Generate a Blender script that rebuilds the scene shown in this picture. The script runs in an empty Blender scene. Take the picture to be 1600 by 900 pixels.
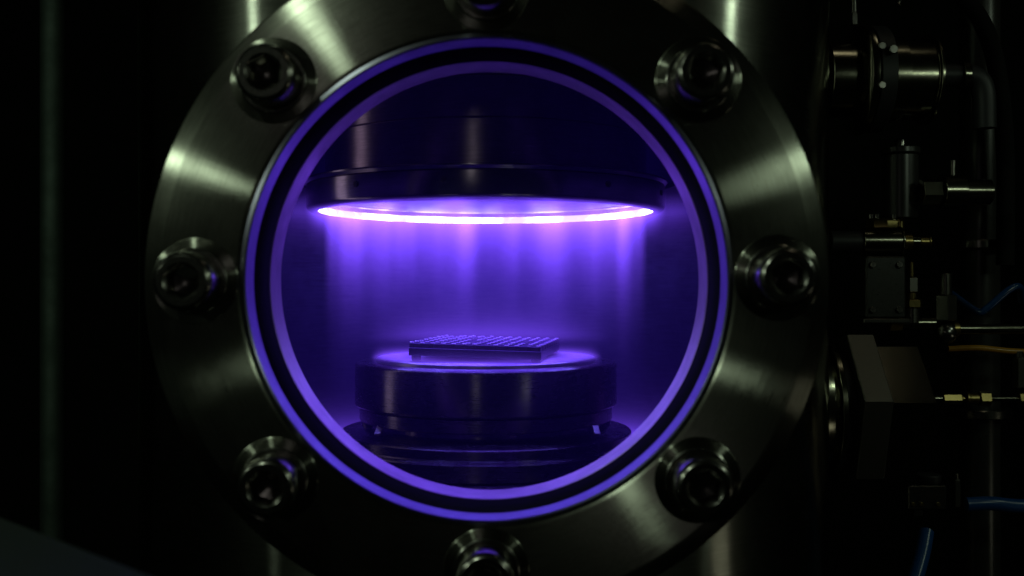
import bpy, bmesh, math, random
from mathutils import Vector, Matrix
random.seed(4)
U = 0.00025                      # one working unit (a pixel of the photograph at the flange face) = 0.25 mm
scene = bpy.context.scene
COL = scene.collection
PI = math.pi
R = math.radians

# ------------------------------------------------------------------ camera, world, lamps, exposure
cam = bpy.data.cameras.new('camera')
cam_o = bpy.data.objects.new('camera', cam)
COL.objects.link(cam_o)
cam_o.location = (40*U, -1600*U, -13*U)
cam_o.rotation_euler = (R(90), 0, 0)
cam.lens = 36.0
cam.sensor_width = 36.0
cam.clip_start = 0.01
cam.clip_end = 50
cam.dof.use_dof = True
cam.dof.focus_distance = 2400*U
cam.dof.aperture_fstop = 9.5
scene.camera = cam_o

world = bpy.data.worlds.new('World')
scene.world = world
world.use_nodes = True
world.node_tree.nodes['Background'].inputs[0].default_value = (0.55, 0.68, 0.55, 1)
world.node_tree.nodes['Background'].inputs[1].default_value = 0.0016

vs = scene.view_settings
vs.view_transform = 'Standard'
vs.look = 'None'
vs.exposure = 0
vs.gamma = 1

def lamp(name, loc, target, size, radiance, color, sizey=None, shape=None):
    l = bpy.data.lights.new(name, 'AREA')
    l.shape = shape or 'RECTANGLE'
    l.size = size*U
    l.size_y = (sizey or size)*U
    area = l.size*l.size_y * (PI/4 if l.shape in ('DISK', 'ELLIPSE') else 1)
    l.energy = radiance*area*PI
    l.color = color
    o = bpy.data.objects.new(name, l)
    COL.objects.link(o)
    o.location = Vector(loc)*U
    o.rotation_euler = (Vector(target)-Vector(loc)).to_track_quat('-Z', 'Y').to_euler()
    return o

ROOM = (0.78, 1.0, 0.72)
lamp('room_lamp_left', (-2300, -390, 880), (-300, 200, 0), 90, 48.0, ROOM, 110)
lamp('room_lamp_upper_left', (-1080, -1150, 1540), (0, 100, 0), 60, 250.0, ROOM, 130)
lamp('room_lamp_right', (2300, -40, 900), (300, 200, 0), 90, 48.0, ROOM, 130)
lamp('low_fill_light', (2700, -300, -1000), (900, 900, -300), 300, 1.1, (1.0, 1.0, 0.72), 300)  # added fill with no real source, lifts the dark lower fittings
lamp('room_lamp_above', (1500, 300, 2600), (1000, 900, 0), 160, 2.0, (1.0, 0.92, 0.62), 500)
lamp('room_lamp_front', (-400, -2300, 440), (-23, 900, 150), 50, 6.0, (1.0, 0.95, 0.9), 200)
lamp('room_lamp_bench', (-2000, -1300, 760), (0, 0, 0), 50, 420.0, ROOM, 60)
lamp('room_lamp_right_front', (2000, -1300, 770), (0, 0, 0), 260, 14.0, ROOM, 200)
# chamber side window at the left, and the plasma
lamp('side_window_light', (-742, 655, 60), (0, 655, 60), 90, 0.32, (1.0, 0.78, 1.0), 860)
VIOLET = (0.13, 0.05, 1.0)
lamp('plasma_light', (-23, 900, 158), (-23, 900, -200), 770, 2.2, VIOLET, 770, 'DISK')

# ------------------------------------------------------------------ materials
def nodes_of(m):
    m.use_nodes = True
    return m.node_tree.nodes, m.node_tree.links

def math_node(N, L, op, a, b=None, c=None, clamp=False):
    n = N.new('ShaderNodeMath')
    n.operation = op
    n.use_clamp = clamp
    for i, v in enumerate((a, b, c)):
        if v is None:
            continue
        if isinstance(v, (int, float)):
            n.inputs[i].default_value = v
        else:
            L.new(v, n.inputs[i])
    return n.outputs[0]

def smooth_range(N, L, v, a, b, c=0.0, d=1.0):
    n = N.new('ShaderNodeMapRange')
    n.interpolation_type = 'SMOOTHSTEP'
    L.new(v, n.inputs['Value'])
    for k, x in zip(('From Min', 'From Max', 'To Min', 'To Max'), (a, b, c, d)):
        n.inputs[k].default_value = x
    return n.outputs['Result']

def steel(name, axis='Z', base=(0.5, 0.49, 0.46), rough=0.3, aniso=0.7, bump=0.25, freq=0.9, rvar=0.12, rot=0.0, smudge=0.0, sharp=False):
    """turned or brushed steel: fine grooves run round the axis"""
    m = bpy.data.materials.new(name)
    N, L = nodes_of(m)
    b = N['Principled BSDF']
    if sharp:                                   # grooves all one way: a narrow lobe along them, a wide one across
        N.remove(b)
        b = N.new('ShaderNodeBsdfAnisotropic')
        b.distribution = 'BECKMANN'
        b.inputs['Anisotropy'].default_value = aniso
        L.new(b.outputs[0], N['Material Output'].inputs['Surface'])
    else:
        b.inputs['Metallic'].default_value = 1
        b.inputs['Anisotropic'].default_value = aniso
        b.inputs['Anisotropic Rotation'].default_value = rot + 0.25
    tc = N.new('ShaderNodeTexCoord')
    vm = N.new('ShaderNodeVectorMath'); vm.operation = 'SCALE'
    L.new(tc.outputs['Object'], vm.inputs[0]); vm.inputs['Scale'].default_value = 1/U
    sx = N.new('ShaderNodeSeparateXYZ'); L.new(vm.outputs[0], sx.inputs[0])
    ax = {'X': (1, 2, 0), 'Y': (2, 0, 1), 'Z': (0, 1, 2)}[axis]
    p, q, h = (sx.outputs[i] for i in ax)
    r = math_node(N, L, 'SQRT', math_node(N, L, 'ADD', math_node(N, L, 'MULTIPLY', p, p), math_node(N, L, 'MULTIPLY', q, q)))
    ang = math_node(N, L, 'ARCTAN2', q, p)
    cb = N.new('ShaderNodeCombineXYZ')
    L.new(math_node(N, L, 'MULTIPLY', r, freq), cb.inputs[0])
    L.new(math_node(N, L, 'MULTIPLY', ang, 9.0), cb.inputs[1])
    L.new(math_node(N, L, 'MULTIPLY', h, freq), cb.inputs[2])
    n1 = N.new('ShaderNodeTexNoise'); L.new(cb.outputs[0], n1.inputs['Vector'])
    n1.inputs['Scale'].default_value = 1.0; n1.inputs['Detail'].default_value = 4; n1.inputs['Roughness'].default_value = 0.65
    n2 = N.new('ShaderNodeTexNoise'); L.new(vm.outputs[0], n2.inputs['Vector'])
    n2.inputs['Scale'].default_value = 0.012; n2.inputs['Detail'].default_value = 5; n2.inputs['Roughness'].default_value = 0.6
    n3 = N.new('ShaderNodeTexNoise'); L.new(vm.outputs[0], n3.inputs['Vector'])
    n3.inputs['Scale'].default_value = 0.09; n3.inputs['Detail'].default_value = 3
    rr = math_node(N, L, 'MULTIPLY_ADD', n1.outputs['Fac'], rvar, rough - rvar*0.5)
    rr = math_node(N, L, 'ADD', rr, math_node(N, L, 'MULTIPLY_ADD', n2.outputs['Fac'], rvar*1.4, -rvar*0.7), clamp=True)
    L.new(rr, b.inputs['Roughness'])
    mx = N.new('ShaderNodeMix'); mx.data_type = 'RGBA'
    f = smooth_range(N, L, math_node(N, L, 'MULTIPLY_ADD', n1.outputs['Fac'], 0.55, math_node(N, L, 'MULTIPLY', n2.outputs['Fac'], 0.6)), 0.38, 0.78)
    L.new(f, mx.inputs['Factor'])
    mx.inputs['A'].default_value = (*base, 1)
    mx.inputs['B'].default_value = (*[c*0.62 for c in base], 1)
    L.new(mx.outputs['Result'], b.inputs['Color' if sharp else 'Base Color'])
    bp = N.new('ShaderNodeBump'); bp.inputs['Strength'].default_value = bump; bp.inputs['Distance'].default_value = 0.4*U
    hh = math_node(N, L, 'MULTIPLY_ADD', n3.outputs['Fac'], smudge, n1.outputs['Fac'])
    L.new(hh, bp.inputs['Height'])
    L.new(bp.outputs[0], b.inputs['Normal'])
    if sharp:                                   # wear spreads part of the light wider
        b2 = N.new('ShaderNodeBsdfAnisotropic')
        b2.inputs['Roughness'].default_value = rough + 0.10
        b2.inputs['Anisotropy'].default_value = aniso*0.6
        L.new(mx.outputs['Result'], b2.inputs['Color'])
        L.new(bp.outputs[0], b2.inputs['Normal'])
        ms = N.new('ShaderNodeMixShader'); ms.inputs[0].default_value = 0.26
        L.new(b.outputs[0], ms.inputs[1]); L.new(b2.outputs[0], ms.inputs[2])
        L.new(ms.outputs[0], N['Material Output'].inputs['Surface'])
    if aniso > 0:
        t = N.new('ShaderNodeTangent'); t.direction_type = 'RADIAL'; t.axis = axis
        L.new(t.outputs[0], b.inputs['Tangent'])
        if sharp: L.new(t.outputs[0], b2.inputs['Tangent'])
    return m

def plain(name, base, rough=0.5, metal=0.0, bump=0.0, scale=0.05, spec=0.5, rvar=0.15, transm=0.0):
    m = bpy.data.materials.new(name)
    N, L = nodes_of(m)
    b = N['Principled BSDF']
    b.inputs['Metallic'].default_value = metal
    b.inputs['Specular IOR Level'].default_value = spec
    tc = N.new('ShaderNodeTexCoord')
    n = N.new('ShaderNodeTexNoise'); L.new(tc.outputs['Object'], n.inputs['Vector'])
    n.inputs['Scale'].default_value = scale/U; n.inputs['Detail'].default_value = 5
    mx = N.new('ShaderNodeMix'); mx.data_type = 'RGBA'
    L.new(n.outputs['Fac'], mx.inputs['Factor'])
    mx.inputs['A'].default_value = (*[c*0.75 for c in base], 1)
    mx.inputs['B'].default_value = (*[min(1, c*1.2) for c in base], 1)
    L.new(mx.outputs['Result'], b.inputs['Base Color'])
    L.new(math_node(N, L, 'MULTIPLY_ADD', n.outputs['Fac'], rvar, rough-rvar/2, clamp=True), b.inputs['Roughness'])
    if bump:
        bp = N.new('ShaderNodeBump'); bp.inputs['Strength'].default_value = bump; bp.inputs['Distance'].default_value = 0.6*U
        L.new(n.outputs['Fac'], bp.inputs['Height']); L.new(bp.outputs[0], b.inputs['Normal'])
    return m

M = {}
M['flange'] = steel('turned_flange_steel', 'Y', (0.36, 0.36, 0.31), 0.30, 0.80, 0.34, 0.30, 0.12, smudge=0.14, sharp=True)
M['bore'] = steel('bored_steel', 'Y', (0.72, 0.60, 0.58), 0.36, 0.85, 0.10, 0.3, 0.08)
M['rim'] = steel('rim_steel', 'Y', (0.34, 0.33, 0.44), 0.30, 0.6, 0.10, 0.3, 0.08)
M['chamber'] = steel('brushed_chamber_steel', 'Z', (0.42, 0.42, 0.37), 0.25, 0.80, 0.30, 0.22, 0.05, sharp=True)
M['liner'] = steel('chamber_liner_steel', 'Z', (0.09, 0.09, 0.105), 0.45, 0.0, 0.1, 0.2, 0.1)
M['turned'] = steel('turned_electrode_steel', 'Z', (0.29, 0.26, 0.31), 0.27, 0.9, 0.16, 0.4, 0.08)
M['column'] = steel('electrode_column_steel', 'Z', (0.60, 0.50, 0.56), 0.30, 0.85, 0.16, 0.4, 0.08)
M['skirt'] = steel('skirt_steel', 'Z', (0.55, 0.50, 0.56), 0.24, 0.8, 0.12, 0.4, 0.06)
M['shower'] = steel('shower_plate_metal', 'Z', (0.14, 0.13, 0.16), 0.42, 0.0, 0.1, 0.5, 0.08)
M['lid'] = steel('lid_steel', 'Z', (0.45, 0.44, 0.48), 0.45, 0.0, 0.1, 0.2, 0.1)
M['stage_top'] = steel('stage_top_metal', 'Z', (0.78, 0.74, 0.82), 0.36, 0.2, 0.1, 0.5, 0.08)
M['bolt'] = plain('bolt_steel', (0.23, 0.22, 0.205), 0.24, 1.0, 0.06, 0.25)
M['sidex'] = steel('fitting_steel', 'X', (0.24, 0.23, 0.18), 0.18, 0.0, 0.2, 0.6, 0.1)
M['sidez'] = steel('upright_steel', 'Z', (0.26, 0.25, 0.22), 0.26, 0.4, 0.2, 0.6, 0.1)
M['cast'] = plain('grainy_steel', (0.2, 0.19, 0.17), 0.42, 1.0, 0.9, 0.5)
M['brass'] = plain('brass', (0.30, 0.23, 0.09), 0.3, 1.0, 0.1, 0.2)
M['rubber'] = plain('black_rubber', (0.008, 0.008, 0.008), 0.95, 0, 0.15, 0.2, spec=0.05)
M['black'] = plain('black_anodised', (0.012, 0.012, 0.014), 0.5, 0, 0.1, 0.2, spec=0.35)
M['gloss'] = plain('glossy_dark_enamel', (0.02, 0.02, 0.018), 0.3, 0, 0.03, 0.2, spec=0.6)
M['bench'] = plain('dark_bench_paint', (0.006, 0.010, 0.0095), 0.85, 0, 0.15, 0.1, spec=0.3)
M['plate'] = plain('sample_plate_metal', (0.16, 0.15, 0.2), 0.4, 1.0, 0.15, 0.3)
M['rib'] = plain('sample_rib_metal', (0.18, 0.165, 0.22), 0.36, 1.0, 0.2, 0.3)
M['stud'] = plain('sample_stud_metal', (0.85, 0.82, 0.90), 0.35, 0.6, 0.1, 0.3)
M['blue'] = plain('blue_tubing', (0.006, 0.055, 0.20), 0.3, 0, 0.05, 0.1)
M['deep_blue'] = plain('deep_blue_tubing', (0.004, 0.03, 0.10), 0.22, 0, 0.05, 0.1)
M['amber'] = plain('amber_tubing', (0.28, 0.13, 0.012), 0.25, 0, 0.05, 0.1)
M['post'] = steel('post_steel', 'Z', (0.13, 0.17, 0.145), 0.72, 0.0, 0.2, 0.5, 0.1)
M['wall'] = plain('dark_wall_paint', (0.02, 0.022, 0.02), 0.85, 0, 0.1, 0.01)
M['floor'] = plain('dark_floor', (0.02, 0.022, 0.022), 0.7, 0, 0.1, 0.01)

g = bpy.data.materials.new('coated_window_glass')
N, L = nodes_of(g)
N.remove(N['Principled BSDF'])
t = N.new('ShaderNodeBsdfTransparent'); t.inputs[0].default_value = (0.965, 0.965, 0.975, 1)
L.new(t.outputs[0], N['Material Output'].inputs['Surface'])
M['glass'] = g

# plasma ring: hot discharge along the rim
m = bpy.data.materials.new('ring_discharge')
N, L = nodes_of(m)
N.remove(N['Principled BSDF'])
e = N.new('ShaderNodeEmission')
tc = N.new('ShaderNodeTexCoord')
n = N.new('ShaderNodeTexNoise'); n.inputs['Scale'].default_value = 0.010/U; n.inputs['Detail'].default_value = 3
L.new(tc.outputs['Object'], n.inputs['Vector'])
L.new(smooth_range(N, L, n.outputs['Fac'], 0.40, 0.62, 3.6, 20.0), e.inputs['Strength'])
e.inputs['Color'].default_value = (0.21, 0.20, 1.0, 1)
L.new(e.outputs[0], N['Material Output'].inputs['Surface'])
M['ring'] = m

# plasma cloud: a glow with vertical streaks under the ring, a sheath above the stage, thin glow around
def plasma_material():
    m = bpy.data.materials.new('plasma_glow_volume')
    N, L = nodes_of(m)
    N.remove(N['Principled BSDF'])
    tc = N.new('ShaderNodeTexCoord')
    vm = N.new('ShaderNodeVectorMath'); vm.operation = 'SCALE'; vm.inputs['Scale'].default_value = 1/U
    L.new(tc.outputs['Object'], vm.inputs[0])
    s = N.new('ShaderNodeSeparateXYZ'); L.new(vm.outputs[0], s.inputs[0])
    x, y, z = s.outputs
    mm = lambda op, a, b=None, c=None: math_node(N, L, op, a, b, c)
    r = mm('SQRT', mm('ADD', mm('MULTIPLY', x, x), mm('MULTIPLY', y, y)))
    h = mm('MULTIPLY', z, -1.0)                                   # depth below the electrode lip
    cb = N.new('ShaderNodeCombineXYZ'); L.new(x, cb.inputs[0]); L.new(y, cb.inputs[1])
    def noise(scale, w):
        n = N.new('ShaderNodeTexNoise'); n.noise_dimensions = '2D'
        mp = N.new('ShaderNodeVectorMath'); mp.operation = 'ADD'; mp.inputs[1].default_value = (w, w*1.7, 0)
        L.new(cb.outputs[0], mp.inputs[0]); L.new(mp.outputs[0], n.inputs['Vector'])
        n.inputs['Scale'].default_value = scale; n.inputs['Detail'].default_value = 1.0
        return n.outputs['Fac']
    inside = smooth_range(N, L, r, 366, 394, 1, 0)
    shell = smooth_range(N, L, r, 300, 380, 0.5, 2.2)
    st = smooth_range(N, L, noise(0.012, 31.0), 0.36, 0.74, 0.2, 1.7)
    top = mm('POWER', 2.718, mm('MULTIPLY', h, -1/62))
    a = mm('MULTIPLY', mm('MULTIPLY', inside, shell), mm('MULTIPLY', st, top))
    base = mm('MULTIPLY', mm('MULTIPLY', inside, 0.30), mm('POWER', 2.718, mm('MULTIPLY', h, -1/190)))
    lip = mm('MULTIPLY', mm('MULTIPLY', smooth_range(N, L, r, 340, 385, 0, 1), smooth_range(N, L, r, 395, 440, 1, 0)), mm('POWER', 2.718, mm('MULTIPLY', mm('ABSOLUTE', h), -1/17)))  # lens bloom round the ring, put into the volume as emission
    hs = mm('SUBTRACT', 355, h)                                   # height over the stage top
    sheath = mm('MULTIPLY', mm('MULTIPLY', mm('POWER', 2.718, mm('MULTIPLY', mm('MAXIMUM', mm('SUBTRACT', hs, 44), 0.0), -1/38)), mm('MULTIPLY', smooth_range(N, L, hs, 34, 64, 0, 1), smooth_range(N, L, y, -170, 60, 0.1, 1))), smooth_range(N, L, r, 130, 330, 1, 0))
    floor_ = mm('MULTIPLY', mm('POWER', 2.718, mm('MULTIPLY', mm('SUBTRACT', 604, h), -1/30)), smooth_range(N, L, r, 330, 420, 0, 1))  # emission added at the back, stands for light on floor and wall
    tot = mm('MULTIPLY', a, 42.0)
    tot = mm('ADD', tot, mm('MULTIPLY', sheath, 12.0))
    skin = mm('MULTIPLY', mm('POWER', 2.718, mm('MULTIPLY', mm('ABSOLUTE', mm('SUBTRACT', 347, h)), -1/7)), mm('MULTIPLY', smooth_range(N, L, r, 165, 225, 0, 1), smooth_range(N, L, r, 250, 285, 1, 0)))  # thin emissive layer added to brighten the top of the stage disc
    tot = mm('ADD', tot, mm('MULTIPLY', skin, 34.0))
    tot = mm('MULTIPLY', tot, smooth_range(N, L, h, -8, 2, 0, 1))
    tot = mm('ADD', tot, mm('MULTIPLY', lip, 40.0))
    side = mm('MULTIPLY', mm('MULTIPLY', smooth_range(N, L, r, 425, 470, 0, 1), smooth_range(N, L, r, 470, 640, 1, 0)), mm('POWER', 2.718, mm('MULTIPLY', mm('ABSOLUTE', mm('ADD', h, 15)), -1/32)))
    tot = mm('ADD', tot, mm('MULTIPLY', mm('MULTIPLY', side, smooth_range(N, L, y, -60, 120, 0, 1)), 7.0))
    tot = mm('MULTIPLY', tot, smooth_range(N, L, h, -75, -40, 0, 1))
    tot = mm('ADD', tot, mm('MULTIPLY', mm('MULTIPLY', floor_, smooth_range(N, L, y, -120, 150, 0, 1)), 15.0))
    far = mm('MULTIPLY', smooth_range(N, L, h, -60, 30, 0.75, 1), 0.122)
    far = mm('ADD', far, mm('MULTIPLY', mm('MULTIPLY', base, 3.6), smooth_range(N, L, h, -8, 2, 0, 1)))
    # the strong part is violet, the thin part is deeper blue
    e1 = N.new('ShaderNodeEmission'); e1.inputs['Color'].default_value = (0.19, 0.068, 1.0, 1); L.new(tot, e1.inputs['Strength'])
    e2 = N.new('ShaderNodeEmission'); e2.inputs['Color'].default_value = (0.075, 0.028, 1.0, 1); L.new(far, e2.inputs['Strength'])
    ad = N.new('ShaderNodeAddShader'); L.new(e1.outputs[0], ad.inputs[0]); L.new(e2.outputs[0], ad.inputs[1])
    L.new(ad.outputs[0], N['Material Output'].inputs['Volume'])
    return m
M['plasma'] = plasma_material()

# ------------------------------------------------------------------ mesh helpers
def thing(name, label, cat, org=(0, 0, 0), group=None):
    o = bpy.data.objects.new(name, None)
    COL.objects.link(o)
    o.empty_display_size = 0.01
    o.location = Vector(org)*U
    o['label'] = label; o['category'] = cat
    if group: o['group'] = group
    return o

def tag(o, label, cat, group=None):
    o['label'] = label; o['category'] = cat
    if group: o['group'] = group
    return o

def link(name, bm, mat, parent=None, loc=(0, 0, 0), rot=None, sharp=28, kind=None):
    me = bpy.data.meshes.new(name)
    for v in bm.verts:
        v.co *= U
    bmesh.ops.recalc_face_normals(bm, faces=bm.faces)
    bm.to_mesh(me); bm.free()
    me.polygons.foreach_set('use_smooth', [True]*len(me.polygons))
    me.set_sharp_from_angle(angle=R(sharp))
    me.materials.append(mat)
    o = bpy.data.objects.new(name, me)
    COL.objects.link(o)
    o.location = Vector(loc)*U
    if rot: o.rotation_euler = rot
    if parent: o.parent = parent
    if kind: o['kind'] = kind
    return o

def cham(prof, c=1.5, closed=False):
    """cut every real corner of a profile"""
    out = []
    n = len(prof)
    for i, p in enumerate(prof):
        if not closed and i in (0, n-1):
            out.append(p); continue
        a, b = prof[i-1], prof[(i+1) % n]
        u = (a[0]-p[0], a[1]-p[1]); v = (b[0]-p[0], b[1]-p[1])
        lu, lv = math.hypot(*u), math.hypot(*v)
        if lu < 1e-6 or lv < 1e-6:
            out.append(p); continue
        cr = abs(u[0]*v[1]-u[1]*v[0])/(lu*lv)
        if cr < 0.25:
            out.append(p); continue
        k = min(c, lu*0.4, lv*0.4)
        out.append((p[0]+u[0]/lu*k, p[1]+u[1]/lu*k))
        out.append((p[0]+v[0]/lv*k, p[1]+v[1]/lv*k))
    return out

def lathe(prof, axis='Z', seg=96, closed=False, bm=None, off=(0, 0, 0), phase=0.0):
    """prof: (radius, height) turned about the axis"""
    bm = bm or bmesh.new()
    rings = []
    def P(r, h, a):
        c, s = r*math.cos(a), r*math.sin(a)
        v = {'X': (h, c, s), 'Y': (c, h, s), 'Z': (c, s, h)}[axis]
        return (v[0]+off[0], v[1]+off[1], v[2]+off[2])
    for r, h in prof:
        if r < 1e-6:
            rings.append([bm.verts.new(P(0, h, 0))])
        else:
            rings.append([bm.verts.new(P(r, h, phase+2*PI*i/seg)) for i in range(seg)])
    pairs = list(zip(rings, rings[1:])) + ([(rings[-1], rings[0])] if closed else [])
    for a, b in pairs:
        for i in range(seg):
            j = (i+1) % seg
            if len(a) == 1 and len(b) == 1: break
            if len(a) == 1: bm.faces.new((a[0], b[i], b[j]))
            elif len(b) == 1: bm.faces.new((a[i], a[j], b[0]))
            else: bm.faces.new((a[i], a[j], b[j], b[i]))
    return bm

def box(x0, x1, y0, y1, z0, z1, bev=1.0, bm=None):
    bm = bm or bmesh.new()
    r = bmesh.ops.create_cube(bm, size=1)
    vs_ = r['verts']
    for v in vs_:
        v.co = Vector(((x0+x1)/2+v.co.x*(x1-x0), (y0+y1)/2+v.co.y*(y1-y0), (z0+z1)/2+v.co.z*(z1-z0)))
    if bev:
        es = list({e for v in vs_ for e in v.link_edges})
        bmesh.ops.bevel(bm, geom=es, offset=bev, segments=1, affect='EDGES')
    return bm

def tube(pts, r, seg=16, sub=8, caps=True):
    """round tube through points (Catmull-Rom)"""
    P = [Vector(p) for p in pts]
    path = []
    if len(P) == 2:
        path = [P[0].lerp(P[1], i/4) for i in range(5)]
    else:
        Q = [P[0]*2-P[1]] + P + [P[-1]*2-P[-2]]
        for i in range(1, len(Q)-2):
            p0, p1, p2, p3 = Q[i-1:i+3]
            for k in range(sub):
                t = k/sub
                path.append(0.5*((2*p1)+(p2-p0)*t+(2*p0-5*p1+4*p2-p3)*t*t+(3*p1-p0-3*p2+p3)*t**3))
        path.append(P[-1])
    bm = bmesh.new()
    up = Vector((0.13, 0.97, 0.21))
    rings = []
    for i, p in enumerate(path):
        d = (path[min(i+1, len(path)-1)]-path[max(i-1, 0)]).normalized()
        a = (up-d*up.dot(d)).normalized(); b = d.cross(a)
        rings.append([bm.verts.new(p+(a*math.cos(2*PI*k/seg)+b*math.sin(2*PI*k/seg))*r) for k in range(seg)])
    for a, b in zip(rings, rings[1:]):
        for i in range(seg):
            bm.faces.new((a[i], a[(i+1) % seg], b[(i+1) % seg], b[i]))
    if caps:
        bm.faces.new(rings[0]); bm.faces.new(rings[-1][::-1])
    return bm

AX, AY = -23, 900                # axis of the chamber, the electrode and the stage

# ------------------------------------------------------------------ room
o = link('floor', box(-9000, 9000, -4000, 7000, -3220, -3200, 0), M['floor'], kind='structure')
o = link('wall', box(-9000, 9000, 6500, 6600, -3200, 6000, 0), M['wall'], kind='structure')

# ------------------------------------------------------------------ vacuum chamber
ch = thing('vacuum_chamber', 'large brushed steel vacuum chamber standing behind the round bolted viewport', 'vacuum chamber', (AX, AY, -1100))
def drum(rad, z0, z1, seg, rows, hole):
    bm = bmesh.new()
    grid = [[bm.verts.new((rad*math.cos(2*PI*i/seg), rad*math.sin(2*PI*i/seg), z0+(z1-z0)*k/rows)) for i in range(seg)] for k in range(rows+1)]
    for k in range(rows):
        for i in range(seg):
            a = 2*PI*(i+.5)/seg
            x = rad*math.cos(a)+AX; y = rad*math.sin(a); z = z0+(z1-z0)*(k+.5)/rows - 1100
            if y < 0 and math.hypot(x, z) < hole: continue
            j = (i+1) % seg
            bm.faces.new((grid[k][i], grid[k][j], grid[k+1][j], grid[k+1][i]))
    return bm
link('outer_wall', drum(800, -400, 2200, 240, 120, 408), M['chamber'], ch)
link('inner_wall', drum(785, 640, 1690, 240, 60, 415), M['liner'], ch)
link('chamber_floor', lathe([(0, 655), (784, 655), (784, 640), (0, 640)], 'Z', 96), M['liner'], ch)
link('chamber_lid', lathe(cham([(0, 1665), (784, 1665), (784, 1690), (0, 1690)], 2), 'Z', 96), M['lid'], ch)
link('top_plate', lathe(cham([(0, 2201), (840, 2201), (840, 2280), (0, 2280)], 4), 'Z', 128), M['chamber'], ch)
link('foot_ring', lathe(cham([(760, -2100), (830, -2100), (830, -401), (760, -401)], 3), 'Z', 96), M['chamber'], ch)
def arc_plate(r0, r1, z0, z1, a0, a1, n=72):
    bm = bmesh.new()
    rows = []
    for i in range(n+1):
        a = R(a0+(a1-a0)*i/n)
        rows.append([bm.verts.new((r*math.cos(a), r*math.sin(a), z)) for r, z in ((r0, z0), (r1, z0), (r1, z1), (r0, z1))])
    for p, q in zip(rows, rows[1:]):
        for k in range(4):
            bm.faces.new((p[k], p[(k+1) % 4], q[(k+1) % 4], q[k]))
    bm.faces.new(rows[0]); bm.faces.new(rows[-1][::-1])
    return bm
link('baffle', arc_plate(462, 782, 1338, 1350, -8, 188), M['black'], ch)

# ------------------------------------------------------------------ viewport flange
vp = thing('viewport_flange', 'round steel viewport flange with glass window looking into the violet plasma', 'viewport')
prof = cham([(387, 3.5), (391, 0), (509, 0), (512, 1.5), (536, 11), (541, 18), (541, 78), (456, 78), (456, 257), (384.5, 257)], 2)
link('flange_body', lathe(prof, 'Y', 256), M['flange'], vp)
link('bore_rim', lathe([(386.8, 4), (380, 2.5), (377.5, 6), (376.5, 52), (384, 53)], 'Y', 256), M['rim'], vp)
link('gasket', lathe([(384, 54), (378, 53.5), (376.8, 56), (376.8, 100), (376.8, 160), (378, 162.5), (384, 162)], 'Y', 256), M['rubber'], vp)
link('window_liner', lathe([(384, 163), (378, 163.5), (376.5, 166), (376.5, 246), (380, 252), (384, 254)], 'Y', 256), M['bore'], vp)
link('glass_pane', lathe(cham([(0, 98), (376, 98), (376, 110), (0, 110)], 1), 'Y', 128), M['glass'], vp)

# bolts
def hexpt(a, r):
    """point at angle a on a hexagon of inner radius r"""
    k = ((a+PI/6) % (PI/3))-PI/6
    return r/math.cos(k)
def bolt_head():
    """round socket head along -Y: height 12 to 77, hexagonal socket"""
    seg = 48
    bm = bmesh.new()
    ring = lambda f, y: [bm.verts.new((f(2*PI*i/seg)*math.cos(2*PI*i/seg), y, f(2*PI*i/seg)*math.sin(2*PI*i/seg))) for i in range(seg)]
    c = lambda r: (lambda a: r)
    hx = lambda r: (lambda a: hexpt(a, r))
    rings = [ring(c(43), -9), ring(c(45), -12), ring(c(45), -58), ring(c(44), -61.5), ring(c(39), -67), ring(c(37.5), -68), ring(c(28.5), -68), ring(c(27.5), -67),
             ring(hx(22.5), -63), ring(hx(21.5), -61), ring(hx(21.5), -34), ring(c(12), -31)]
    for a, b in zip(rings, rings[1:]):
        for i in range(seg):
            bm.faces.new((a[i], a[(i+1) % seg], b[(i+1) % seg], b[i]))
    v = bm.verts.new((0, -27, 0))
    for i in range(seg):
        bm.faces.new((rings[-1][i], rings[-1][(i+1) % seg], v))
    return bm
def washer():
    return lathe(cham([(20, -1.5), (52, -1.5), (52, -9), (20, -9)], 2.0, True), 'Y', 64, True)
names = ['socket bolt right of the window, level with its middle, beside the side fittings',
         'socket bolt at the upper right of the window, dark with two pale glints',
         'socket bolt straight above the window, cut off by the picture edge',
         'darkest socket bolt at the upper left, beside a bright brushed patch',
         'socket bolt left of the window, level with its middle',
         'socket bolt at the lower left of the window, above the bench edge',
         'socket bolt straight below the window, half cut by the bottom edge',
         'socket bolt at the lower right of the window, beside a pale brushed streak']
RB = 455
hd = ws = None
for k in range(8):
    a = R(45*k) + R((0.4, -1.7, 0, 1.9, 0.3, -1.5, 0, 1.5)[k])
    b = thing('socket_bolt', names[k], 'bolt', (RB*math.cos(a), 0, RB*math.sin(a)), 'bolts round the viewport flange')
    if k == 0:
        hd = link('bolt_head', bolt_head(), M['bolt'], b)
        ws = link('washer', washer(), M['bolt'], b)
    else:
        for s in (hd, ws):
            c = s.copy(); COL.objects.link(c); c.parent = b
            c.rotation_euler = (0, R(random.uniform(0, 60)), 0)
    p = lathe(cham([(0, -1.4), (67, -1.4), (68, 1), (0, 1)], 0.8), 'Y', 64)
    link('bolt_pad', p, M['flange'], vp, (RB*math.cos(a), 0, RB*math.sin(a)))

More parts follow.
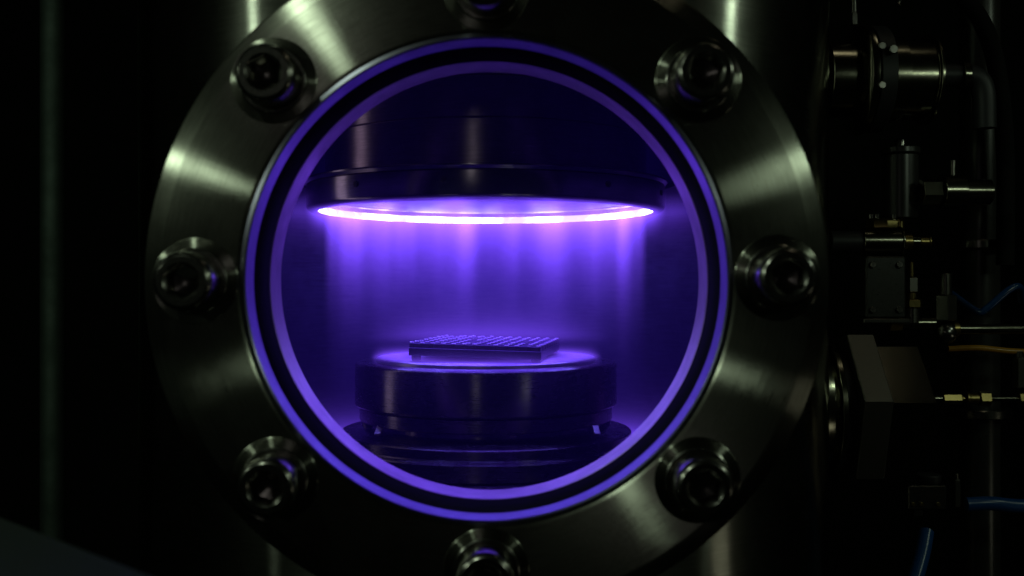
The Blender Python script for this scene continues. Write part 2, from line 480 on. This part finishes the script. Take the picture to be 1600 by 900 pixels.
# ------------------------------------------------------------------ upper electrode
EZ = 168
el = thing('upper_electrode', 'stacked round dark steel electrode hanging above the sample stage', 'electrode', (AX, AY, EZ))
link('electrode_column', lathe(cham([(388, 73), (388, 172), (0, 172)], 2), 'Z', 160), M['column'], el)
link('electrode_collar', lathe(cham([(0, 173), (384, 173), (381, 262), (0, 262)], 2.5), 'Z', 160), M['column'], el)
link('electrode_neck', lathe(cham([(0, 263), (392, 263), (392, 396), (0, 396)], 2.5), 'Z', 160), M['column'], el)
link('electrode_skirt', lathe(cham([(384, 61), (432, 61), (432, 8), (422, 1), (404, -1), (404, 32), (384, 32)], 2.6), 'Z', 192), M['skirt'], el)
link('skirt_lip', lathe([(384, 72), (437, 72), (438, 71), (438, 68), (431.9, 61.5), (384, 61.5)], 'Z', 192, True), M['skirt'], el)
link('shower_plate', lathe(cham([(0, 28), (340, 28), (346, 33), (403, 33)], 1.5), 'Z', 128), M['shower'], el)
for a in (-128, -100, -52, -20, 20, 160):
    x, y = 432*math.cos(R(a)), 432*math.sin(R(a))
    bm = lathe(cham([(0, 3), (6.5, 3), (6.5, -2)], 1), 'X', 16)
    link('set_screw', bm, M['bolt'], el, (x, y, 38), (0, 0, R(a)))

# ------------------------------------------------------------------ plasma
pl = thing('plasma_glow', 'violet plasma glow streaming from the bright ring under the upper electrode', 'plasma', (AX, AY, EZ))
link('discharge_ring', lathe([(402.5, 2), (398, 3), (395.5, 8), (396.5, 15), (402.5, 19)], 'Z', 192, True), M['ring'], pl)
link('glow_cloud', lathe([(0, 380), (640, 380), (640, -602), (0, -602)], 'Z', 96), M['plasma'], pl, kind='stuff')

# ------------------------------------------------------------------ lower stage
SZ = -190
st = thing('sample_stage', 'round stepped dark metal stage standing on the chamber floor under the plasma', 'stage', (AX, AY, -445))
D = 445
link('stage_cap', lathe(cham([(0, SZ+D), (311, SZ+D), (317, SZ+D-6), (317, SZ+D-101), (309, SZ+D-105), (0, SZ+D-105)], 2), 'Z', 160), M['turned'], st)
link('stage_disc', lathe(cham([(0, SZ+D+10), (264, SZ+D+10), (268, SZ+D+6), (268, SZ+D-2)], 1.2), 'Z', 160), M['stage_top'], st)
link('stage_collar', lathe(cham([(0, 149), (306, 149), (306, 117), (0, 117)], 2.5), 'Z', 160), M['turned'], st)
link('stage_core', lathe([(258, 118), (258, 84)], 'Z', 128), M['turned'], st)
for a in (R(0), R(62), R(118), R(180)):
    link('stage_post', lathe(cham([(0, 83), (13, 83), (13, 118), (0, 118)], 1), 'Z', 20), M['turned'], st, (291*math.cos(a), 291*math.sin(a), 0))
for sx in (-1, 1):
    link('stage_clip', box(-8, 8, -3, 3, -13, 13, 1.2), M['stage_top'], st, (sx*244+8, -197, 112), (R(-46), 0, R(sx*14)))
link('base_ring', lathe(cham([(0, 100), (300, 100), (312, 92), (352, 90), (352, 66), (368, 62), (368, 22), (0, 22)], 2.5), 'Z', 160), M['turned'], st)
link('base_plate', lathe(cham([(0, 20), (440, 20), (440, 0), (0, 0)], 2.5), 'Z', 160), M['turned'], st)

# ------------------------------------------------------------------ sample plate
PH = SZ+10
pa, pb = 306, 377
sp = thing('sample_plate', 'square gridded sample plate on small feet on the glowing stage', 'sample plate', (-16.6, 910, PH))
sp.rotation_euler = (0, 0, R(-9.0))
TILT = R(1.3)
def tz(x): return -x*math.sin(TILT)
zt = 38.0                          # top of the plate over the disc
sb = link('plate_slab', box(-pa/2, pa/2, -pb/2, pb/2, zt-29, zt-11, 1.0), M['plate'], sp, rot=(0, TILT, 0))
for sx in (-1, 1):
    for sy in (-1, 1):
        x, y = sx*(pa/2-14), sy*(pb/2-16)
        top = zt-28+tz(x)
        link('plate_foot', lathe(cham([(0, 0.3), (11, 0.3), (11, top), (0, top)], 1), 'Z', 16), M['plate'], sp, (x, y, 0))
NX, NY = 12, 8
rib_x = rib_y = stud = None
def shared(proto, name, mk, mat, loc, scale=None):
    if proto is None:
        proto = link(name, mk(), mat, sp, loc, (0, TILT, 0))
        o = proto
    else:
        o = proto.copy(); COL.objects.link(o); o.parent = sp; o.location = Vector(loc)*U
    if scale: o.scale = scale
    return proto
pr = {}
for i in range(NX+1):
    x = -pa/2+6+(pa-12)*i/NX
    pr['x'] = shared(pr.get('x'), 'rib', lambda: box(-3.6, 3.6, -pb/2+1, pb/2-1, -12, 0, 1.0), M['rib'], (x, 0, zt+tz(x)))
for j in range(NY+1):
    y = -pb/2+7+(pb-14)*j/NY
    pr['y'] = shared(pr.get('y'), 'cross_rib', lambda: box(-pa/2+1.2, pa/2-1.2, -4, 4, -12, -0.5, 1.0), M['rib'], (0, y, zt))
for i in range(NX+1):
    for j in range(NY+1):
        if random.random() < 0.06: continue
        x = -pa/2+6+(pa-12)*i/NX; y = -pb/2+7+(pb-14)*j/NY
        h = random.uniform(0.5, 1.0)
        pr['s'] = shared(pr.get('s'), 'stud', lambda: lathe(cham([(5.6, -1), (5.6, 2.8), (0, 2.8)], 1.2), 'Z', 8), M['stud'], (x, y, zt+tz(x)), (1, 1, h))

# ------------------------------------------------------------------ side fittings at the right, all on the chamber's right flank
DEP = 900
def W(px, py, dy=0):
    s = (2500+dy)/1600
    return ((px-800)*s+40, DEP+dy, -13+(450-py)*s)
K = 2500/1600
def xturn(name, parent, p0, cy, prof, mat, seg=48, phase=0, c=1.5, near=0):
    """turned part on an X axis; prof in photograph pixels (x, radius) from p0"""
    k2 = K-near/1600
    pr_ = cham([((r*k2), (x-800)*k2-(p0-800)*K) for x, r in prof], c)
    return link(name, lathe(pr_, 'X', seg, phase=phase), mat, parent, (0, 0, 0))
def cyl(x0, x1, r):
    return [(x0, 0), (x0, r), (x1, r), (x1, 0)]

def side(name, label, cat, px, py, dy=0, group=None):
    return thing(name, label, cat, W(px, py, dy), group)

t = side('clamped_port', 'dark clamped round port high on the chamber side', 'vacuum port', 1300, 125)
xturn('port_neck', t, 1300, 125, cyl(1286, 1331, 58), M['sidex'])
xturn('port_disc', t, 1300, 125, [(1330, 0), (1330, 78), (1336, 86), (1346, 86), (1348, 60), (1348, 0)], M['sidex'])
xturn('clamp_ring', t, 1300, 125, cyl(1350, 1374, 82), M['black'])
xturn('port_tube', t, 1300, 125, cyl(1374, 1401, 66), M['sidex'])
xturn('port_sleeve', t, 1300, 125, [(1401, 0), (1401, 62), (1444, 62), (1444, 70), (1449, 70), (1449, 0)], M['sidex'])
for (px, py, r) in ((1347, 92, 6), (1364, 97, 7), (1347, 150, 6)):
    link('clamp_screw', lathe(cham([(0, -14), (r*K, -14), (r*K, 8)], 2), 'Y', 16), M['bolt'], t, tuple(Vector(W(px, py))-Vector(W(1300, 125))-Vector((0, 125, 0))))
t = side('pipe_elbow', 'dark bent pipe curving down from the upper port', 'pipe', 1450, 118)
link('bent_tube', tube([(0, 0, 0), (70, 0, 0), (112, -4, -6), (132, -6, -40), (136, -6, -130)], 27, 24), M['black'], t)
link('pipe_collar', lathe(cham([(27, 76), (36, 76), (36, 94), (27, 94)], 2, True), 'X', 32, True), M['sidex'], t)
t = side('hex_fitting', 'small hexagonal fitting above the upper port beside the chamber', 'fitting', 1334, 40)
link('hex_nut', lathe(cham([(0, 0), (11, 0), (11, 30), (0, 30)], 1.5), 'Z', 6), M['bolt'], t)
link('fitting_stem', lathe(cham([(0, 30), (7, 30), (7, 90), (0, 90)], 1.5), 'Z', 20), M['bolt'], t)
t = side('hose_barb', 'tiny steel hose barb at the top edge above the clamped port', 'fitting', 1404, 12, 200)
link('barb_body', lathe(cham([(0, 0), (10, 4), (6, 14), (10, 18), (6, 30), (10, 34), (10, 80), (0, 80)], 1), 'Z', 20), M['bolt'], t)
t = side('pressure_gauge', 'dark upright round gauge body standing above the stepped connector', 'gauge', 1406, 342, 60)
link('gauge_body', lathe(cham([(0, 0), (44, 0), (44, 160), (0, 160)], 3), 'Z', 64), M['gloss'], t)
link('gauge_cap', lathe(cham([(0, 161), (48, 161), (48, 178), (0, 178)], 3), 'Z', 64), M['gloss'], t)
link('gauge_stem', lathe(cham([(0, -26), (12, -26), (12, 0), (0, 0)], 1), 'Z', 20), M['brass'], t)
link('gauge_plug', lathe(cham([(0, 178), (14, 178), (14, 196), (8, 202), (0, 202)], 1), 'Z', 20), M['bolt'], t)
t = side('valve_block', 'square dark valve block under the stepped connector', 'valve block', 1374, 500)
link('block_body', box(-48, 48, -44, 60, 6, 154, 4), M['gloss'], t)
link('block_plate', box(-56, 56, -52, 66, -6, 5, 2), M['bolt'], t)
for dx in (-32, 32):
    for dz in (26, 134):
        link('block_screw', lathe(cham([(0, -44.5), (8, -44.5), (8, -51), (0, -51)], 1.2), 'Y', 16), M['bolt'], t, (dx, 0, dz))
t = side('end_fitting', 'upright dark fitting cut by the right edge above the spindle', 'fitting', 1592, 606)
link('end_body', lathe(cham([(0, 0), (16, 0), (16, 74), (0, 74)], 2), 'Z', 6), M['sidez'], t)
link('end_cap', lathe(cham([(0, 74), (11, 74), (11, 90), (0, 90)], 1.5), 'Z', 20), M['sidez'], t)
t = side('vacuum_pipe', 'wide dim upright pipe behind the couplings at the far right', 'pipe', 1530, 500, 260)
link('pipe_wall', lathe(cham([(0, -2950), (52, -2950), (52, 1200), (0, 1200)], 2), 'Z', 48), M['gloss'], t)
for z in (-260, 190):
    link('pipe_flange', lathe(cham([(52.5, z), (82, z), (82, z+24), (52.5, z+24)], 3, True), 'Z', 48, True), M['sidez'], t)
t = side('tube_coupling', 'three step steel tube coupling right of the upright rods', 'coupling', 1440, 300)
xturn('coupling_nut', t, 1440, 300, cyl(1438, 1469, 21), M['sidex'], 6, 0.3)
xturn('coupling_body', t, 1440, 300, cyl(1469, 1503, 27), M['sidex'], 32)
xturn('coupling_end', t, 1440, 300, cyl(1503, 1546, 20), M['sidex'], 32)
link('coupling_pin', lathe(cham([(0, 30), (7, 30), (7, 78), (0, 78)], 1.5), 'Z', 16), M['sidez'], t, (76, 0, 0))
t = side('stepped_connector', 'small stepped steel connector poking right from the chamber at mid height', 'connector', 1320, 378)
xturn('connector_root', t, 1320, 378, cyl(1296, 1345, 17), M['black'])
xturn('connector_body', t, 1320, 378, cyl(1345, 1404, 21), M['sidex'], 32)
xturn('connector_ring', t, 1320, 378, [(1404, 0), (1404, 24), (1407, 24), (1407, 0)], M['sidex'], 32)
xturn('connector_sleeve', t, 1320, 378, cyl(1407, 1423, 13), M['brass'], 24)
xturn('connector_tip', t, 1320, 378, cyl(1423, 1436, 10), M['sidex'], 24)
xturn('connector_pin', t, 1320, 378, [(1436, 0), (1436, 8), (1450, 8), (1450, 10), (1453, 10), (1453, 0)], M['brass'], 24)
link('connector_cap', lathe(cham([(0, 26), (40, 26), (40, 44), (30, 50), (0, 50)], 2), 'Z', 8), M['brass'], t, (90, 0, 6))
for dx in (62, 76, 118):
    link('cap_screw', lathe(cham([(0, 50), (6, 50), (6, 62), (0, 62)], 1), 'Z', 12), M['bolt'], t, (dx, -6, 6))
t = side('needle_valve', 'small upright brass and steel needle valve above the steel tube', 'valve', 1424, 505)
for nm, z0, z1, r, sg, mt in (('valve_body', 0, 38, 20, 24, 'sidez'), ('valve_nut', 38, 58, 26, 6, 'brass'), ('valve_neck', 58, 76, 12, 20, 'brass'), ('valve_bonnet', 76, 112, 18, 6, 'sidez'), ('valve_stem', 112, 150, 6, 16, 'brass')):
    link(nm, lathe(cham([(0, z0), (r, z0), (r, z1), (0, z1)], 1.8), 'Z', sg), M[mt], t)
xturn('valve_inlet', t, 1424, 512, cyl(1388, 1408, 13), M['brass'], 6)
xturn('valve_port', t, 1424, 512, cyl(1408, 1460, 10), M['sidex'], 24)
t = side('tube_elbow', 'rounded dark elbow with upright hex nut at the end of the steel tube', 'elbow', 1477, 520)
link('elbow_ball', lathe([(0, -28)]+[(28*math.cos(R(a)), 28*math.sin(R(a))) for a in range(-75, 90, 15)]+[(0, 28)], 'Z', 28), M['bolt'], t)
link('elbow_nut', lathe(cham([(0, 30), (27, 30), (27, 92), (0, 92)], 2), 'Z', 6, phase=0.35), M['sidez'], t)
link('elbow_stem', lathe(cham([(0, 92), (16, 92), (16, 145), (0, 145)], 2), 'Z', 20), M['sidez'], t)
t = side('steel_tube', 'straight bright steel tube running right from the elbow', 'tube', 1492, 514)
link('tube_wall', lathe(cham([(0, 8), (13, 8), (13, 320), (0, 320)], 1), 'X', 28), M['sidex'], t)
link('tube_ferrule', lathe(cham([(0, -8), (18, -8), (18, 8), (0, 8)], 2), 'X', 24), M['brass'], t)
o = link('amber_hose', tube([(0, 20, 0), (70, 10, 3), (160, 0, -5), (320, 0, -6)], 7.5, 14), M['amber'], None, W(1487, 546))
tag(o, 'thin amber hose running right just under the steel tube', 'hose')

t = side('hex_port', 'big dark hexagonal port fitting low on the chamber side', 'vacuum port', 1300, 640)
A12 = R(0)
xturn('port_neck', t, 1300, 640, [(1280, 0), (1280, 128), (1300, 118), (1322, 112), (1322, 0)], M['sidex'], 64, near=190)
xturn('port_disc', t, 1300, 640, cyl(1322, 1331, 122), M['sidex'], 64, near=190)
xturn('port_spacer', t, 1300, 640, cyl(1331, 1352, 100), M['black'], 64, near=190)
xturn('large_hex', t, 1300, 640, cyl(1352, 1397, 135), M['cast'], 6, R(48), 2.5, 190)
xturn('small_hex', t, 1300, 640, cyl(1397, 1473, 114), M['sidex'], 6, R(48), 2.5, 190)
t = side('stepped_spindle', 'thin stepped brass spindle sticking out of the big hexagonal port', 'spindle', 1474, 623)
for nm, x0, x1, r, sg, mt in (('spindle_root', 1416, 1471.5, 6, 16, 'sidex'), ('spindle_collar', 1472, 1501, 9, 6, 'brass'), ('spindle_neck', 1501, 1508, 5, 16, 'brass'), ('spindle_ring', 1508, 1513, 11, 20, 'brass'), ('spindle_body', 1513, 1528, 9, 20, 'brass'), ('spindle_nut', 1529, 1546, 12, 6, 'brass'), ('spindle_rod', 1546, 1591, 4, 16, 'sidex'), ('spindle_end', 1591, 1630, 11, 6, 'brass')):
    xturn(nm, t, 1474, 623, cyl(x0, x1, r), M[mt], sg, 0.2)
t = side('drain_valve', 'small dark drain valve below the big hexagonal port', 'valve', 1412, 795)
link('drain_body', box(0, 92, -30, 30, 4, 62, 3), M['bolt'], t)
link('drain_nut', lathe(cham([(0, -14), (20, -14), (20, 4), (0, 4)], 2), 'Z', 6), M['bolt'], t, (28, -4, 0))
link('drain_knob', lathe(cham([(0, 62), (26, 62), (30, 70), (30, 84), (0, 90)], 2), 'Z', 24), M['black'], t, (60, 0, 0))
for dx in (10, 30, 70):
    link('drain_screw', lathe(cham([(0, -30.5), (5, -30.5), (5, -37), (0, -37)], 1), 'Y', 12), M['brass'], t, (dx, 0, 18))
t = side('upright_fitting', 'slim upright steel fitting where the level blue hose begins', 'fitting', 1494, 792)
link('fitting_body', lathe(cham([(0, 0), (11, 0), (11, 68), (0, 68)], 2), 'Z', 6), M['sidez'], t)
link('fitting_top', lathe(cham([(0, 68), (6, 68), (6, 82), (0, 82)], 1), 'Z', 16), M['sidez'], t)
o = link('blue_hose', tube([(0, 0, 0), (60, -4, 3), (130, 0, -4), (260, 10, -6)], 17, 20), M['blue'], None, W(1510, 788))
tag(o, 'dull blue hose running level to the right below the fittings', 'hose', 'blue hoses beside the chamber')
o = link('blue_hose', tube([(0, 0, 0), (-28, -40, -52), (-80, -100, -130), (-150, -160, -260)], 17, 20), M['blue'], None, W(1448, 830, -60))
tag(o, 'blue hose slanting down to the bottom edge right of the flange', 'hose', 'blue hoses beside the chamber')
o = link('blue_hose', tube([(-60, 60, 18), (-20, 6, -26), (0, -4, -20), (52, -10, 26), (84, 0, 34), (120, 60, 0)], 9, 16), M['deep_blue'], None, W(1540, 470, 40))
tag(o, 'short bent blue hose catching two glints above the steel tube', 'hose', 'blue hoses beside the chamber')
o = link('black_hose', tube([(-30, 0, 120), (30, 10, 90), (95, 10, 10), (130, 0, -120), (150, 0, -330), (150, 0, -620)], 22, 20), M['rubber'], None, W(1480, 40, 150))
tag(o, 'thick black hose arching down at the far right', 'hose')

# ------------------------------------------------------------------ left side
o = thing('steel_post', 'slim upright steel post left of the chamber, out of focus', 'post', (-1530, 1900, -3200))
link('post_shaft', lathe(cham([(0, 26), (40, 26), (40, 6500), (0, 6500)], 2), 'Z', 32), M['post'], o)
link('post_foot', lathe(cham([(0, 0), (90, 0), (90, 26), (0, 26)], 3), 'Z', 32), M['post'], o)
bt = thing('bench', 'dark painted bench corner low in the left foreground', 'bench', (-900, -500, -3200))
def slab(pts, z0, z1):
    bm = bmesh.new()
    lo = [bm.verts.new((x, y, z0)) for x, y in pts]; hi = [bm.verts.new((x, y, z1)) for x, y in pts]
    bm.faces.new(lo[::-1]); bm.faces.new(hi)
    n = len(pts)
    for i in range(n): bm.faces.new((lo[i], lo[(i+1) % n], hi[(i+1) % n], hi[i]))
    bmesh.ops.bevel(bm, geom=list(bm.edges), offset=2, segments=2, affect='EDGES')
    return bm
ed = [(-705, -189), (-333, -534)]
d = Vector((ed[1][0]-ed[0][0], ed[1][1]-ed[0][1])).normalized(); nrm = Vector((d.y, -d.x))
q0 = Vector(ed[0])-d*500; q1 = Vector(ed[1])+d*500
if nrm.x > 0: nrm = -nrm
pts = [q0, q1, q1+nrm*900, q0+nrm*900]
pts = [(p.x+900, p.y+500) for p in pts]
link('bench_top', slab(pts, 2867, 2887), M['bench'], bt)
cx = sum(p[0] for p in pts)/4; cy = sum(p[1] for p in pts)/4
for p in pts:
    x, y = cx+(p[0]-cx)*0.85, cy+(p[1]-cy)*0.85
    link('leg', lathe(cham([(0, 0), (22, 0), (22, 2866), (0, 2866)], 2), 'Z', 20), M['black'], bt, (x, y, 0))

# ------------------------------------------------------------------ render settings
cy_ = scene.cycles
cy_.use_denoising = True
cy_.max_bounces = 10
cy_.glossy_bounces = 6
cy_.diffuse_bounces = 4
cy_.transparent_max_bounces = 16
cy_.volume_bounces = 0
cy_.sample_clamp_indirect = 4.0
cy_.caustics_reflective = True
cy_.blur_glossy = 0.5
